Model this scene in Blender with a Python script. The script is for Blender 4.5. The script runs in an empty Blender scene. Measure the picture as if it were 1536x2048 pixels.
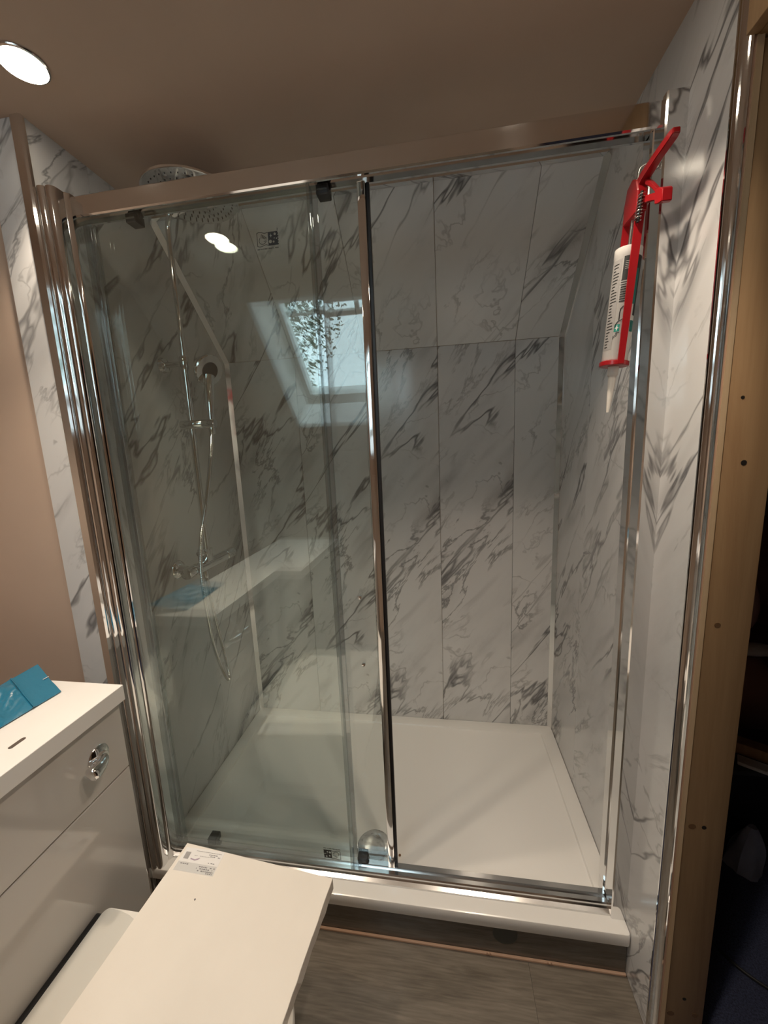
import bpy, bmesh, math, random
from mathutils import Vector, Matrix
random.seed(7)
sc = bpy.context.scene
C = sc.collection

# ------------------------------------------------------------------ camera
CAM = Vector((0.933, -0.940, 1.445))
def cam_matrix():
    a, b, g = 0.16490684, 0.15600003, -0.04171836
    Rx = Matrix(((1, 0, 0), (0, math.cos(a), -math.sin(a)), (0, math.sin(a), math.cos(a))))
    Ry = Matrix(((math.cos(b), 0, math.sin(b)), (0, 1, 0), (-math.sin(b), 0, math.cos(b))))
    Rz = Matrix(((math.cos(g), -math.sin(g), 0), (math.sin(g), math.cos(g), 0), (0, 0, 1)))
    B = Matrix(((1, 0, 0), (0, 0, -1), (0, 1, 0)))
    R = (Rz @ Rx @ Ry) @ B                       # world -> camera (x right, y down, z forward)
    Rt = R.transposed()
    right = Rt @ Vector((1, 0, 0)); up = Rt @ Vector((0, -1, 0)); back = Rt @ Vector((0, 0, -1))
    M = Matrix((right, up, back)).transposed().to_4x4()
    M.translation = CAM
    return M
cd = bpy.data.cameras.new('camera'); cam = bpy.data.objects.new('camera', cd); C.objects.link(cam)
cam.matrix_world = cam_matrix()
cd.sensor_fit = 'HORIZONTAL'; cd.sensor_width = 36.0; cd.lens = 36.0 * 769.0 / 1536.0
cd.clip_start = 0.01; cd.clip_end = 100
sc.camera = cam

# ------------------------------------------------------------------ world, exposure
w = bpy.data.worlds.new('overcast_sky'); sc.world = w; w.use_nodes = True
bgn = w.node_tree.nodes['Background']
bgn.inputs[0].default_value = (0.72, 0.90, 1.0, 1); bgn.inputs[1].default_value = 4.6
sc.view_settings.view_transform = 'Standard'; sc.view_settings.look = 'None'
sc.view_settings.gamma = 1.0; sc.view_settings.use_curve_mapping = False
sc.view_settings.exposure = 0.12
sc.cycles.use_denoising = True
sc.cycles.max_bounces = 14; sc.cycles.transparent_max_bounces = 24
sc.cycles.glossy_bounces = 8; sc.cycles.diffuse_bounces = 6
sc.cycles.caustics_reflective = True; sc.cycles.caustics_refractive = False
sc.cycles.sample_clamp_indirect = 4.0; sc.cycles.blur_glossy = 1.0
LAMP_W = 30.0            # watts of each ceiling downlight
LAMP_COL = (1.0, 0.83, 0.65)

# ------------------------------------------------------------------ key dimensions (metres)
XL, XR = -0.015, 1.405          # faces of the marble panels left and right
YB = 0.735                      # face of the back wall
ZC = 2.235                      # flat ceiling
ZT = 0.1525                     # shower tray rim
ZK = 1.845                      # knee of the back wall
YS = YB - (ZC - ZK)             # where the slope meets the flat ceiling
PW = 0.307                      # panel width
XW = -0.520                     # plaster face of the room's left wall
RY0, RZB, RYB = -0.80, 1.435, -1.60   # slope behind the camera

# ------------------------------------------------------------------ materials
def newmat(name):
    m = bpy.data.materials.new(name); m.use_nodes = True
    nt = m.node_tree; b = nt.nodes['Principled BSDF']
    return m, nt, b
def L(nt, a, b): nt.links.new(a, b)
def N(nt, t, **kw):
    n = nt.nodes.new(t)
    for k, v in kw.items(): setattr(n, k, v)
    return n
def math_n(nt, op, a, b=None, c=None, clamp=False):
    n = N(nt, 'ShaderNodeMath', operation=op); n.use_clamp = clamp
    for i, v in enumerate((a, b, c)):
        if v is None: continue
        if isinstance(v, (int, float)): n.inputs[i].default_value = v
        else: L(nt, v, n.inputs[i])
    return n.outputs[0]
def ramp(nt, fac, stops):
    r = N(nt, 'ShaderNodeValToRGB'); cr = r.color_ramp
    while len(cr.elements) < len(stops): cr.elements.new(0.5)
    for e, (p, c) in zip(cr.elements, stops):
        e.position = p; e.color = (*c, 1) if len(c) == 3 else c
    L(nt, fac, r.inputs[0]); return r.outputs[0]
def noise(nt, vec, scale, detail=4, rough=0.55, dist=0.0):
    n = N(nt, 'ShaderNodeTexNoise'); n.inputs['Scale'].default_value = scale
    n.inputs['Detail'].default_value = detail; n.inputs['Roughness'].default_value = rough
    n.inputs['Distortion'].default_value = dist
    if vec is not None: L(nt, vec, n.inputs['Vector'])
    return n.outputs['Fac']
def simple(name, col, rough=0.5, metal=0.0, spec=0.5, vary=0.0, vscale=20.0, bump=0.0, bscale=120.0, coat=0.0):
    m, nt, b = newmat(name)
    b.inputs['Roughness'].default_value = rough; b.inputs['Metallic'].default_value = metal
    b.inputs['Specular IOR Level'].default_value = spec
    if coat: b.inputs['Coat Weight'].default_value = coat
    tc = N(nt, 'ShaderNodeTexCoord')
    if vary > 0:
        f = noise(nt, tc.outputs['Object'], vscale)
        lo = tuple(c * (1 - vary) for c in col); hi = tuple(min(1, c * (1 + vary)) for c in col)
        L(nt, ramp(nt, f, [(0.3, lo), (0.7, hi)]), b.inputs['Base Color'])
    else:
        b.inputs['Base Color'].default_value = (*col, 1)
    if bump > 0:
        bp = N(nt, 'ShaderNodeBump'); bp.inputs['Strength'].default_value = bump; bp.inputs['Distance'].default_value = 0.002
        L(nt, noise(nt, tc.outputs['Object'], bscale), bp.inputs['Height']); L(nt, bp.outputs[0], b.inputs['Normal'])
    return m

def marble_mat():
    m, nt, b = newmat('marble_print')
    tc = N(nt, 'ShaderNodeTexCoord')
    at = N(nt, 'ShaderNodeAttribute', attribute_type='OBJECT', attribute_name='shift')
    sp = N(nt, 'ShaderNodeSeparateXYZ'); L(nt, tc.outputs['Object'], sp.inputs[0])
    u = sp.outputs[0]; v = math_n(nt, 'ADD', sp.outputs[2], at.outputs['Fac'])
    # along (a) and across (c) the veins, which climb to the right at about 52 degrees
    ca, sa = math.cos(math.radians(52)), math.sin(math.radians(52))
    a = math_n(nt, 'ADD', math_n(nt, 'MULTIPLY', u, ca), math_n(nt, 'MULTIPLY', v, sa))
    c = math_n(nt, 'SUBTRACT', math_n(nt, 'MULTIPLY', v, ca), math_n(nt, 'MULTIPLY', u, sa))
    def vec(sa_, sc_, off):
        n = N(nt, 'ShaderNodeCombineXYZ')
        L(nt, math_n(nt, 'MULTIPLY', a, sa_ * .85), n.inputs[0]); L(nt, math_n(nt, 'MULTIPLY', c, sc_ * .85), n.inputs[1])
        n.inputs[2].default_value = off; return n.outputs[0]
    def vein(sa_, sc_, off, width, detail, rough, dist, lo=0.0):
        f = noise(nt, vec(sa_, sc_, off), 1.0, detail, rough, dist)
        d = math_n(nt, 'ABSOLUTE', math_n(nt, 'SUBTRACT', f, 0.5))
        return math_n(nt, 'SUBTRACT', 1.0, math_n(nt, 'DIVIDE', d, width, clamp=True), clamp=True)
    mask = lambda sa_, sc_, off, p0, p1: ramp(nt, noise(nt, vec(sa_, sc_, off), 1.0, 2, 0.5), [(p0, (0, 0, 0)), (p1, (1, 1, 1))])
    v1 = math_n(nt, 'MULTIPLY', vein(1.5, 7.5, 1.3, 0.020, 4, 0.55, 0.25), mask(1.5, 3.6, 9.1, 0.44, 0.60))
    v2 = math_n(nt, 'MULTIPLY', vein(3.0, 9.5, 5.7, 0.026, 5, 0.60, 0.45), mask(2.2, 4.4, 3.3, 0.48, 0.62))
    v4 = math_n(nt, 'MULTIPLY', vein(6.0, 5.0, 15.1, 0.014, 4, 0.55, 0.30), mask(2.6, 3.6, 31.0, 0.50, 0.62))
    v3 = math_n(nt, 'MULTIPLY', vein(1.6, 6.5, 12.4, 0.11, 3, 0.55, 0.3), mask(2.0, 8.0, 21.0, 0.54, 0.70))
    cloud = ramp(nt, noise(nt, vec(1.6, 4.5, 7.7), 1.0, 4, 0.6), [(0.48, (0, 0, 0)), (0.75, (1, 1, 1))])
    fine = ramp(nt, noise(nt, vec(11, 30, 2.0), 1.0, 5, 0.65), [(0.45, (0, 0, 0)), (0.75, (1, 1, 1))])
    dk = math_n(nt, 'MULTIPLY', v1, 0.82)
    dk = math_n(nt, 'MAXIMUM', dk, math_n(nt, 'MULTIPLY', v2, 0.52))
    dk = math_n(nt, 'MAXIMUM', dk, math_n(nt, 'MULTIPLY', v4, 0.30))
    dk = math_n(nt, 'ADD', dk, math_n(nt, 'MULTIPLY', v3, 0.30))
    dk = math_n(nt, 'ADD', dk, math_n(nt, 'MULTIPLY', cloud, 0.09))
    dk = math_n(nt, 'ADD', dk, math_n(nt, 'MULTIPLY', math_n(nt, 'MULTIPLY', fine, cloud), 0.16), clamp=True)
    L(nt, ramp(nt, dk, [(0.0, (0.70, 0.70, 0.70)), (0.45, (0.34, 0.34, 0.345)), (1.0, (0.11, 0.11, 0.118))]), b.inputs['Base Color'])
    b.inputs['Roughness'].default_value = 0.16; b.inputs['Specular IOR Level'].default_value = 0.5
    return m

def glass_mat(name, refl0, tint):
    """thin clear pane: straight transmission plus Schlick mirror reflection on each face"""
    m, nt, b = newmat(name); nt.nodes.remove(b)
    out = nt.nodes['Material Output']
    g = N(nt, 'ShaderNodeNewGeometry')
    d = N(nt, 'ShaderNodeVectorMath', operation='DOT_PRODUCT'); L(nt, g.outputs['Normal'], d.inputs[0]); L(nt, g.outputs['Incoming'], d.inputs[1])
    co = math_n(nt, 'ABSOLUTE', d.outputs['Value'])
    s = math_n(nt, 'POWER', math_n(nt, 'SUBTRACT', 1.0, co, clamp=True), 5.0)
    f = math_n(nt, 'ADD', math_n(nt, 'MULTIPLY', s, 1 - refl0), refl0, clamp=True)
    tr = N(nt, 'ShaderNodeBsdfTransparent'); tr.inputs[0].default_value = (*tint, 1)
    gl = N(nt, 'ShaderNodeBsdfGlossy'); gl.inputs['Roughness'].default_value = 0.0; gl.inputs[0].default_value = (0.93, 1.0, 0.99, 1)
    mx = N(nt, 'ShaderNodeMixShader'); L(nt, f, mx.inputs[0]); L(nt, tr.outputs[0], mx.inputs[1]); L(nt, gl.outputs[0], mx.inputs[2])
    L(nt, mx.outputs[0], out.inputs['Surface']); return m

def wood_mat(name, c0, c1, knots=True, axis=2, rough=0.6, scale=1.0):
    m, nt, b = newmat(name)
    tc = N(nt, 'ShaderNodeTexCoord'); mp = N(nt, 'ShaderNodeMapping')
    s = [14 * scale, 14 * scale, 14 * scale]; s[axis] = 0.9 * scale
    mp.inputs['Scale'].default_value = s; L(nt, tc.outputs['Object'], mp.inputs[0])
    f = noise(nt, mp.outputs[0], 1.0, 5, 0.6, 1.2)
    mp2 = N(nt, 'ShaderNodeMapping'); s2 = [150 * scale] * 3; s2[axis] = 3 * scale
    mp2.inputs['Scale'].default_value = s2; L(nt, tc.outputs['Object'], mp2.inputs[0])
    f2 = noise(nt, mp2.outputs[0], 1.0, 3, 0.6)
    ff = math_n(nt, 'ADD', math_n(nt, 'MULTIPLY', f, 0.75), math_n(nt, 'MULTIPLY', f2, 0.25))
    L(nt, ramp(nt, ff, [(0.32, c0), (0.62, c1)]), b.inputs['Base Color'])
    b.inputs['Roughness'].default_value = rough
    return m

M = {}
M['marble'] = marble_mat()
M['plaster'] = simple('bare_plaster', (0.58, 0.44, 0.345), 0.75, vary=0.05, vscale=3.0, bump=0.08, bscale=60, spec=0.3)
M['chrome'] = simple('polished_chrome', (0.80, 0.80, 0.80), 0.07, 1.0)
M['chrome_b'] = simple('satin_chrome', (0.72, 0.72, 0.72), 0.16, 1.0)
M['glass'] = glass_mat('clear_glass', 0.066, (0.965, 0.982, 0.972))
M['seal'] = glass_mat('clear_seal', 0.10, (0.80, 0.81, 0.82))
M['acrylic'] = simple('white_acrylic', (0.80, 0.785, 0.76), 0.22, coat=0.2)
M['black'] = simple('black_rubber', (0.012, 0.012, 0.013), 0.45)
M['darkgrey'] = simple('dark_grey_plastic', (0.05, 0.052, 0.055), 0.4)
M['plug'] = simple('dark_green_grey_plug', (0.035, 0.042, 0.038), 0.3)
M['slot'] = simple('slot_shadow_grey', (0.10, 0.075, 0.06), 0.7)
M['print'] = simple('black_print', (0.015, 0.015, 0.014), 0.5)
M['worktop'] = simple('white_worktop', (0.83, 0.80, 0.77), 0.32)
M['gloss_grey'] = simple('gloss_light_grey', (0.50, 0.47, 0.44), 0.10, coat=0.6)
M['card'] = simple('white_cardboard', (0.80, 0.745, 0.68), 0.75, vary=0.03, vscale=6)
M['ceramic'] = simple('white_ceramic', (0.82, 0.79, 0.74), 0.12, coat=0.5)
M['film'] = glass_mat('wrapping_film', 0.06, (0.97, 0.97, 0.97))
M['paper'] = simple('label_paper', (0.80, 0.78, 0.77), 0.6)
M['paper_grey'] = simple('label_paper_grey', (0.62, 0.61, 0.60), 0.6)
M['ink'] = simple('grey_ink', (0.22, 0.21, 0.22), 0.6)
M['ink_violet'] = simple('violet_ink', (0.45, 0.36, 0.45), 0.6)
M['red'] = simple('red_paint', (0.36, 0.007, 0.012), 0.33, coat=0.3)
M['steel'] = simple('zinc_steel', (0.62, 0.62, 0.60), 0.25, 1.0)
M['tube_white'] = simple('cartridge_white', (0.74, 0.72, 0.69), 0.28)
M['tube_grey'] = simple('cartridge_grey_text', (0.36, 0.35, 0.345), 0.35)
M['teal'] = simple('teal_print', (0.01, 0.15, 0.14), 0.35)
M['green'] = simple('green_print', (0.01, 0.26, 0.20), 0.35)
M['nozzle'] = simple('translucent_nozzle', (0.80, 0.76, 0.70), 0.35)
M['pine'] = wood_mat('raw_pine', (0.30, 0.175, 0.085), (0.42, 0.27, 0.14))
M['ply'] = wood_mat('plywood_edge', (0.62, 0.42, 0.23), (0.80, 0.60, 0.38), scale=0.7)
M['pinkbead'] = simple('bare_wood_bead', (0.66, 0.43, 0.30), 0.6)
M['knot'] = simple('pine_knot', (0.17, 0.09, 0.04), 0.7)
M['hole'] = simple('dark_hole', (0.012, 0.008, 0.005), 0.9)
def laminate_mat(name, k, rough):
    m, nt, b = newmat(name)
    tc = N(nt, 'ShaderNodeTexCoord')
    def nz(sc3, det, dist):
        mp = N(nt, 'ShaderNodeMapping'); mp.inputs['Scale'].default_value = sc3; L(nt, tc.outputs['Object'], mp.inputs[0])
        return noise(nt, mp.outputs[0], 1.0, det, 0.6, dist)
    f1 = nz((2.2, 9, 9), 3, 1.5); f2 = nz((9, 120, 120), 4, 0.6)
    wv = N(nt, 'ShaderNodeTexWave', wave_type='BANDS', bands_direction='Y'); wv.inputs['Scale'].default_value = 9.0
    wv.inputs['Distortion'].default_value = 9.0; wv.inputs['Detail'].default_value = 3.0; wv.inputs['Detail Scale'].default_value = 1.2
    mp = N(nt, 'ShaderNodeMapping'); mp.inputs['Scale'].default_value = (0.6, 4.0, 1); L(nt, tc.outputs['Object'], mp.inputs[0]); L(nt, mp.outputs[0], wv.inputs[0])
    f = math_n(nt, 'ADD', math_n(nt, 'ADD', math_n(nt, 'MULTIPLY', f1, 0.45), math_n(nt, 'MULTIPLY', f2, 0.50)), math_n(nt, 'MULTIPLY', wv.outputs['Fac'], 0.06))
    c0 = tuple(k * q for q in (0.105, 0.088, 0.070)); c1 = tuple(k * q for q in (0.225, 0.195, 0.160))
    L(nt, ramp(nt, f, [(0.34, c0), (0.66, c1)]), b.inputs['Base Color'])
    b.inputs['Roughness'].default_value = rough
    return m
M['laminate'] = laminate_mat('grey_laminate', 0.95, 0.32)
M['laminate_dark'] = laminate_mat('grey_laminate_plinth', 0.80, 0.16)
M['carpet'] = simple('navy_carpet', (0.05, 0.056, 0.10), 0.95, vary=0.6, vscale=260, bump=0.6, bscale=300)
M['bluefoil'] = simple('blue_foil', (0.012, 0.17, 0.29), 0.27, coat=0.5, bump=1.0, bscale=38, spec=0.8)
M['brown'] = simple('brown_leather', (0.30, 0.16, 0.115), 0.55, vary=0.15, vscale=5)
M['pinkish'] = simple('pinkish_fabric', (0.50, 0.33, 0.29), 0.8, vary=0.1, vscale=8)
M['greycloth'] = simple('grey_blue_cloth', (0.26, 0.28, 0.36), 0.9, vary=0.15, vscale=10)
M['whiteplastic'] = simple('white_plastic', (0.75, 0.73, 0.70), 0.35)
M['winwhite'] = simple('white_window_paint', (0.80, 0.80, 0.79), 0.35)
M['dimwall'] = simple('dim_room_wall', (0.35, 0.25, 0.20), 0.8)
M['foliage'] = simple('tree_leaves', (0.03, 0.055, 0.025), 0.7, vary=0.5, vscale=9)
M['bark'] = simple('tree_bark', (0.05, 0.035, 0.025), 0.9)
def emit(name, col, s):
    m, nt, b = newmat(name); b.inputs['Base Color'].default_value = (*col, 1)
    b.inputs['Emission Color'].default_value = (*col, 1); b.inputs['Emission Strength'].default_value = s
    return m
M['lamp'] = emit('lamp_glow', (1.0, 0.88, 0.70), 20.0)

# ------------------------------------------------------------------ mesh helpers
def mk(name, bm, mat, parent=None, smooth=False, loc=None, rot=None):
    me = bpy.data.meshes.new(name)
    bmesh.ops.recalc_face_normals(bm, faces=bm.faces)
    bm.to_mesh(me); bm.free()
    mats = mat if isinstance(mat, (list, tuple)) else [mat]
    for x in mats: me.materials.append(M[x] if isinstance(x, str) else x)
    if smooth:
        me.polygons.foreach_set('use_smooth', [True] * len(me.polygons))
        try: me.set_sharp_from_angle(angle=math.radians(38))
        except Exception: pass
    o = bpy.data.objects.new(name, me); C.objects.link(o)
    if loc is not None: o.location = loc
    if rot is not None: o.rotation_euler = rot
    if parent is not None: setpar(o, parent)
    return o
def base_of(p):
    m = Matrix.Translation(p.location) @ p.rotation_euler.to_matrix().to_4x4()
    if p.parent is not None: m = base_of(p.parent) @ p.matrix_parent_inverse @ m
    return m
def setpar(o, p):
    o.parent = p; o.matrix_parent_inverse = base_of(p).inverted()
def empty(name, loc):
    o = bpy.data.objects.new(name, None); C.objects.link(o); o.location = loc; o.empty_display_size = 0.05
    return o
def tag(o, label=None, cat=None, group=None, kind=None):
    if label: o['label'] = label
    if cat: o['category'] = cat
    if group: o['group'] = group
    if kind: o['kind'] = kind
    return o
def thing(name, label, cat, loc=(0, 0, 0), group=None):
    return tag(empty(name, loc), label, cat, group)
def addbox(bm, x0, x1, y0, y1, z0, z1, bevel=0.0, seg=2):
    r = bmesh.ops.create_cube(bm, size=1.0)
    vs = r['verts']
    for v in vs:
        v.co = Vector((x0 + (v.co.x + .5) * (x1 - x0), y0 + (v.co.y + .5) * (y1 - y0), z0 + (v.co.z + .5) * (z1 - z0)))
    if bevel > 0:
        es = list({e for v in vs for e in v.link_edges})
        bmesh.ops.bevel(bm, geom=es, offset=bevel, segments=seg, affect='EDGES', profile=0.5)
def box(name, x0, x1, y0, y1, z0, z1, mat, parent=None, bevel=0.0, seg=2, smooth=False):
    bm = bmesh.new(); addbox(bm, x0, x1, y0, y1, z0, z1, bevel, seg)
    return mk(name, bm, mat, parent, smooth or bevel > 0.002)
def struct(o): o['kind'] = 'structure'; return o
def frames(pts):
    T = []
    n = len(pts)
    for i in range(n):
        a = pts[max(i - 1, 0)]; b = pts[min(i + 1, n - 1)]
        T.append((b - a).normalized())
    up = Vector((0, 0, 1)) if abs(T[0].z) < .9 else Vector((1, 0, 0))
    nrm = (up - T[0] * up.dot(T[0])).normalized(); out = []
    for i in range(n):
        nrm = (nrm - T[i] * nrm.dot(T[i])).normalized()
        out.append((T[i], nrm, T[i].cross(nrm)))
    return out
def addtube(bm, pts, r, seg=12, caps=True):
    pts = [Vector(p) for p in pts]; F = frames(pts)
    rs = r if isinstance(r, (list, tuple)) else [r] * len(pts)
    rings = []
    for p, (t, n, b), rr in zip(pts, F, rs):
        rings.append([bm.verts.new(p + (n * math.cos(2 * math.pi * k / seg) + b * math.sin(2 * math.pi * k / seg)) * rr) for k in range(seg)])
    for A, B in zip(rings, rings[1:]):
        for k in range(seg): bm.faces.new((A[k], A[(k + 1) % seg], B[(k + 1) % seg], B[k]))
    if caps:
        bm.faces.new(rings[0]); bm.faces.new(list(reversed(rings[-1])))
def tube(name, pts, r, mat, parent=None, seg=12):
    bm = bmesh.new(); addtube(bm, pts, r, seg); return mk(name, bm, mat, parent, True)
def addlathe(bm, prof, origin, axis, seg=32):
    """prof: list of (distance along axis, radius)"""
    o = Vector(origin); ax = Vector(axis).normalized()
    up = Vector((0, 0, 1)) if abs(ax.z) < .9 else Vector((1, 0, 0))
    n = (up - ax * up.dot(ax)).normalized(); b = ax.cross(n); rings = []
    for d, r in prof:
        rr = max(r, 1e-5)
        rings.append([bm.verts.new(o + ax * d + (n * math.cos(2 * math.pi * k / seg) + b * math.sin(2 * math.pi * k / seg)) * rr) for k in range(seg)])
    for A, B in zip(rings, rings[1:]):
        for k in range(seg): bm.faces.new((A[k], A[(k + 1) % seg], B[(k + 1) % seg], B[k]))
    bm.faces.new(rings[0]); bm.faces.new(list(reversed(rings[-1])))
def lathe(name, prof, origin, axis, mat, parent=None, seg=32):
    bm = bmesh.new(); addlathe(bm, prof, origin, axis, seg); return mk(name, bm, mat, parent, True)
def addprism(bm, poly, axis, a0, a1):
    """poly in the plane normal to axis ('x': (y,z), 'y': (x,z), 'z': (x,y)), from a0 to a1"""
    def P(u, v, a):
        return {'x': (a, u, v), 'y': (u, a, v), 'z': (u, v, a)}[axis]
    A = [bm.verts.new(P(u, v, a0)) for u, v in poly]; B = [bm.verts.new(P(u, v, a1)) for u, v in poly]
    n = len(poly)
    for k in range(n): bm.faces.new((A[k], A[(k + 1) % n], B[(k + 1) % n], B[k]))
    bm.faces.new(A); bm.faces.new(list(reversed(B)))
def prism(name, poly, axis, a0, a1, mat, parent=None, smooth=True):
    bm = bmesh.new(); addprism(bm, poly, axis, a0, a1); return mk(name, bm, mat, parent, smooth)
def spline(pts, n=12):
    P = [Vector(p) for p in pts]; P = [2 * P[0] - P[1]] + P + [2 * P[-1] - P[-2]]; out = []
    for i in range(1, len(P) - 2):
        for k in range(n):
            t = k / n; a, b, c, d = P[i - 1], P[i], P[i + 1], P[i + 2]
            out.append(0.5 * ((2 * b) + (c - a) * t + (2 * a - 5 * b + 4 * c - d) * t * t + (3 * b - a - 3 * c + d) * t ** 3))
    out.append(P[-2]); return out
def arc(p, q, bulge, n=6):
    """points from p to q (2d) bulging to the right of p->q by bulge"""
    (x0, y0), (x1, y1) = p, q; dx, dy = x1 - x0, y1 - y0; l = math.hypot(dx, dy); nx, ny = dy / l, -dx / l
    return [(x0 + dx * t + nx * bulge * 4 * t * (1 - t), y0 + dy * t + ny * bulge * 4 * t * (1 - t)) for t in [i / n for i in range(n + 1)]]

# ================================================================== STRUCTURE
# --- left wall: bare plaster with marble panels over the shower end
wl = struct(box('wall_left', XW - 0.10, XL - 0.010, -0.040, 0.86, -0.02, 2.75, 'plaster'))
struct(box('wall_left_room', XW - 0.10, XW, -1.75, -0.040, -0.02, 2.75, 'plaster'))
wr = struct(box('wall_right', XR + 0.010, 1.512, -0.108, 0.86, -0.02, 2.75, 'plaster'))
wb = struct(box('wall_back', XL - 0.010, XR + 0.010, YB + 0.010, 0.86, -0.02, ZK + 0.03, 'plaster'))
# --- sloped upper back wall
def slopebox(name, y0, z0, y1, z1, x0, x1, t, mat):
    bm = bmesh.new()
    d = Vector((0, y1 - y0, z1 - z0)).normalized(); n = Vector((0, -d.z, d.y)) if True else None
    if n.z < 0: n = -n
    A = [(y0, z0), (y1, z1), (y1 + n.y * t, z1 + n.z * t), (y0 + n.y * t, z0 + n.z * t)]
    addprism(bm, A, 'x', x0, x1); return mk(name, bm, mat)
k = 0.010 * math.sqrt(2)
ws = struct(slopebox('wall_slope', YB + k + 0.06, ZK - 0.06, YS + k - 0.02, ZC + 0.02, XL - 0.010, XR + 0.010, 0.06, 'plaster'))
cl = struct(box('ceiling', XW, 1.60, RY0, YS + 0.03, ZC, ZC + 0.10, 'plaster'))
fl = struct(box('floor', XW, 1.44, -1.75, 0.80, -0.06, -0.008, 'darkgrey'))

# marble wall panels: one box per panel, shared print shifted up or down
def panel(parent, width, height, origin, rot, shift, trimtop=None):
    bm = bmesh.new()
    addbox(bm, 0.0006, width - 0.0006, 0.0, 0.010, 0, height, 0.0012, 1)
    o = mk('wall_panel', bm, 'marble', None)
    o.location = origin; o.rotation_euler = rot; o['shift'] = shift
    setpar(o, parent); return o
seams = [XL, 0.304, 0.611, 0.918, 1.225, XR]
shifts = [0.92, 1.33, 0.42, 0.33, 2.15]
for i in range(5):
    x0, x1 = seams[i], seams[i + 1]
    panel(wb, x1 - x0, ZK - 0.02, (x0, YB, 0.02), (0, 0, 0), shifts[i])
    ln = (ZC - ZK) * math.sqrt(2)
    panel(ws, x1 - x0, ln, (x0, YB, ZK), (math.radians(45), 0, 0), shifts[i] + 3.1)
# left wall panels (rot +90: local x runs to +Y); cut along the slope where they meet it
def side_panel(parent, ya, yb, side, shift):
    """panel on a side wall between depths ya < yb, top cut to ceiling or slope"""
    def top(y): return ZC if y <= YS else ZC - (y - YS)
    ys = [ya] + ([YS] if ya < YS < yb else []) + [yb]
    poly = [(y, top(y)) for y in ys] + [(yb, 0.004), (ya, 0.004)]
    g = 0.0006
    bm = bmesh.new()
    if side < 0:
        P = [((y - ya) + (g if y == ya else (-g if y == yb else 0)), z) for y, z in poly]
        loc, rz = (XL, ya, 0), math.pi / 2
    else:
        P = [((yb - y) + (g if y == yb else (-g if y == ya else 0)), z) for y, z in poly]
        loc, rz = (XR, yb, 0), -math.pi / 2
    addprism(bm, P, 'y', 0.0, 0.010)
    o = mk('wall_panel', bm, 'marble', None, False)
    o.location = loc; o.rotation_euler = (0, 0, rz); o['shift'] = shift
    setpar(o, parent)
for ya, yb, s in ((0.428, YB, 5.4), (0.121, 0.428, 6.35), (-0.050, 0.121, 4.1)):
    side_panel(wl, ya, yb, -1, s)
panel(wl, 0.083, ZC - 0.004, (-0.122, -0.050, 0.004), (0, 0, 0), 12.3)
for ya, yb, s in ((0.428, YB, 7.2), (0.121, 0.428, 8.9), (-0.142, 0.121, 10.4)):
    side_panel(wr, ya, yb, 1, s)

# --- chrome corner trims (structure)
def trim(n, bm, mat='chrome'): return struct(mk('trim_%d' % n, bm, mat, None, False))
def cornertrim(n, xw, sg):
    """chamfered chrome strip in the corner at wall face xw, sg = direction into the shower"""
    e = 0.017
    bm = bmesh.new(); addprism(bm, [(xw, YB), (xw + sg * e, YB), (xw + sg * e, YB - .002), (xw + sg * .002, YB - e), (xw, YB - e)], 'z', ZT, ZK - 0.004)
    trim(n, bm)
    bm = bmesh.new(); r = math.sqrt(.5)
    pr = [(0, 0), (e, 0), (e, .002), (.002, e), (0, e)]           # (into room, off the slope)
    A = [bm.verts.new((xw + sg * u, YB - d * r, ZK - d * r)) for u, d in pr]
    ln = (ZC - ZK) / r
    Bv = [bm.verts.new((xw + sg * u, YB - d * r - (ln - d) * r, ZK - d * r + (ln - d) * r)) for u, d in pr]
    for k in range(5): bm.faces.new((A[k], A[(k + 1) % 5], Bv[(k + 1) % 5], Bv[k]))
    bm.faces.new(A); bm.faces.new(list(reversed(Bv)))
    trim(n + 2, bm, 'chrome_b')
cornertrim(1, XL, 1); cornertrim(2, XR, -1)
bm = bmesh.new(); addprism(bm, [(YS + 0.014, ZC - 0.016), (YS - 0.004, ZC - 0.016), (YS - 0.004, ZC), (YS + 0.001, ZC)], 'x', XL + 0.012, XR - 0.012); trim(5, bm)
# chrome angle on the outer corner of the left return
bm = bmesh.new(); addprism(bm, [(-0.0385, -0.0545), (XL - .002, -0.0545), (XL + .0035, -0.051), (XL + .0035, -0.044), (XL, -0.044), (XL, -0.050), (-0.0385, -0.050)], 'z', 0.004, ZC); trim(7, bm)
# end trim of the right-hand panel
bm = bmesh.new()
addprism(bm, [(XR + 0.012, -0.138), (XR - 0.003, -0.138), (XR - 0.003, -0.141)] + arc((XR - 0.001, -0.141), (XR + 0.012, -0.156), -0.0035, 8), 'z', 0.004, ZC)
trim(6, bm)

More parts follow.
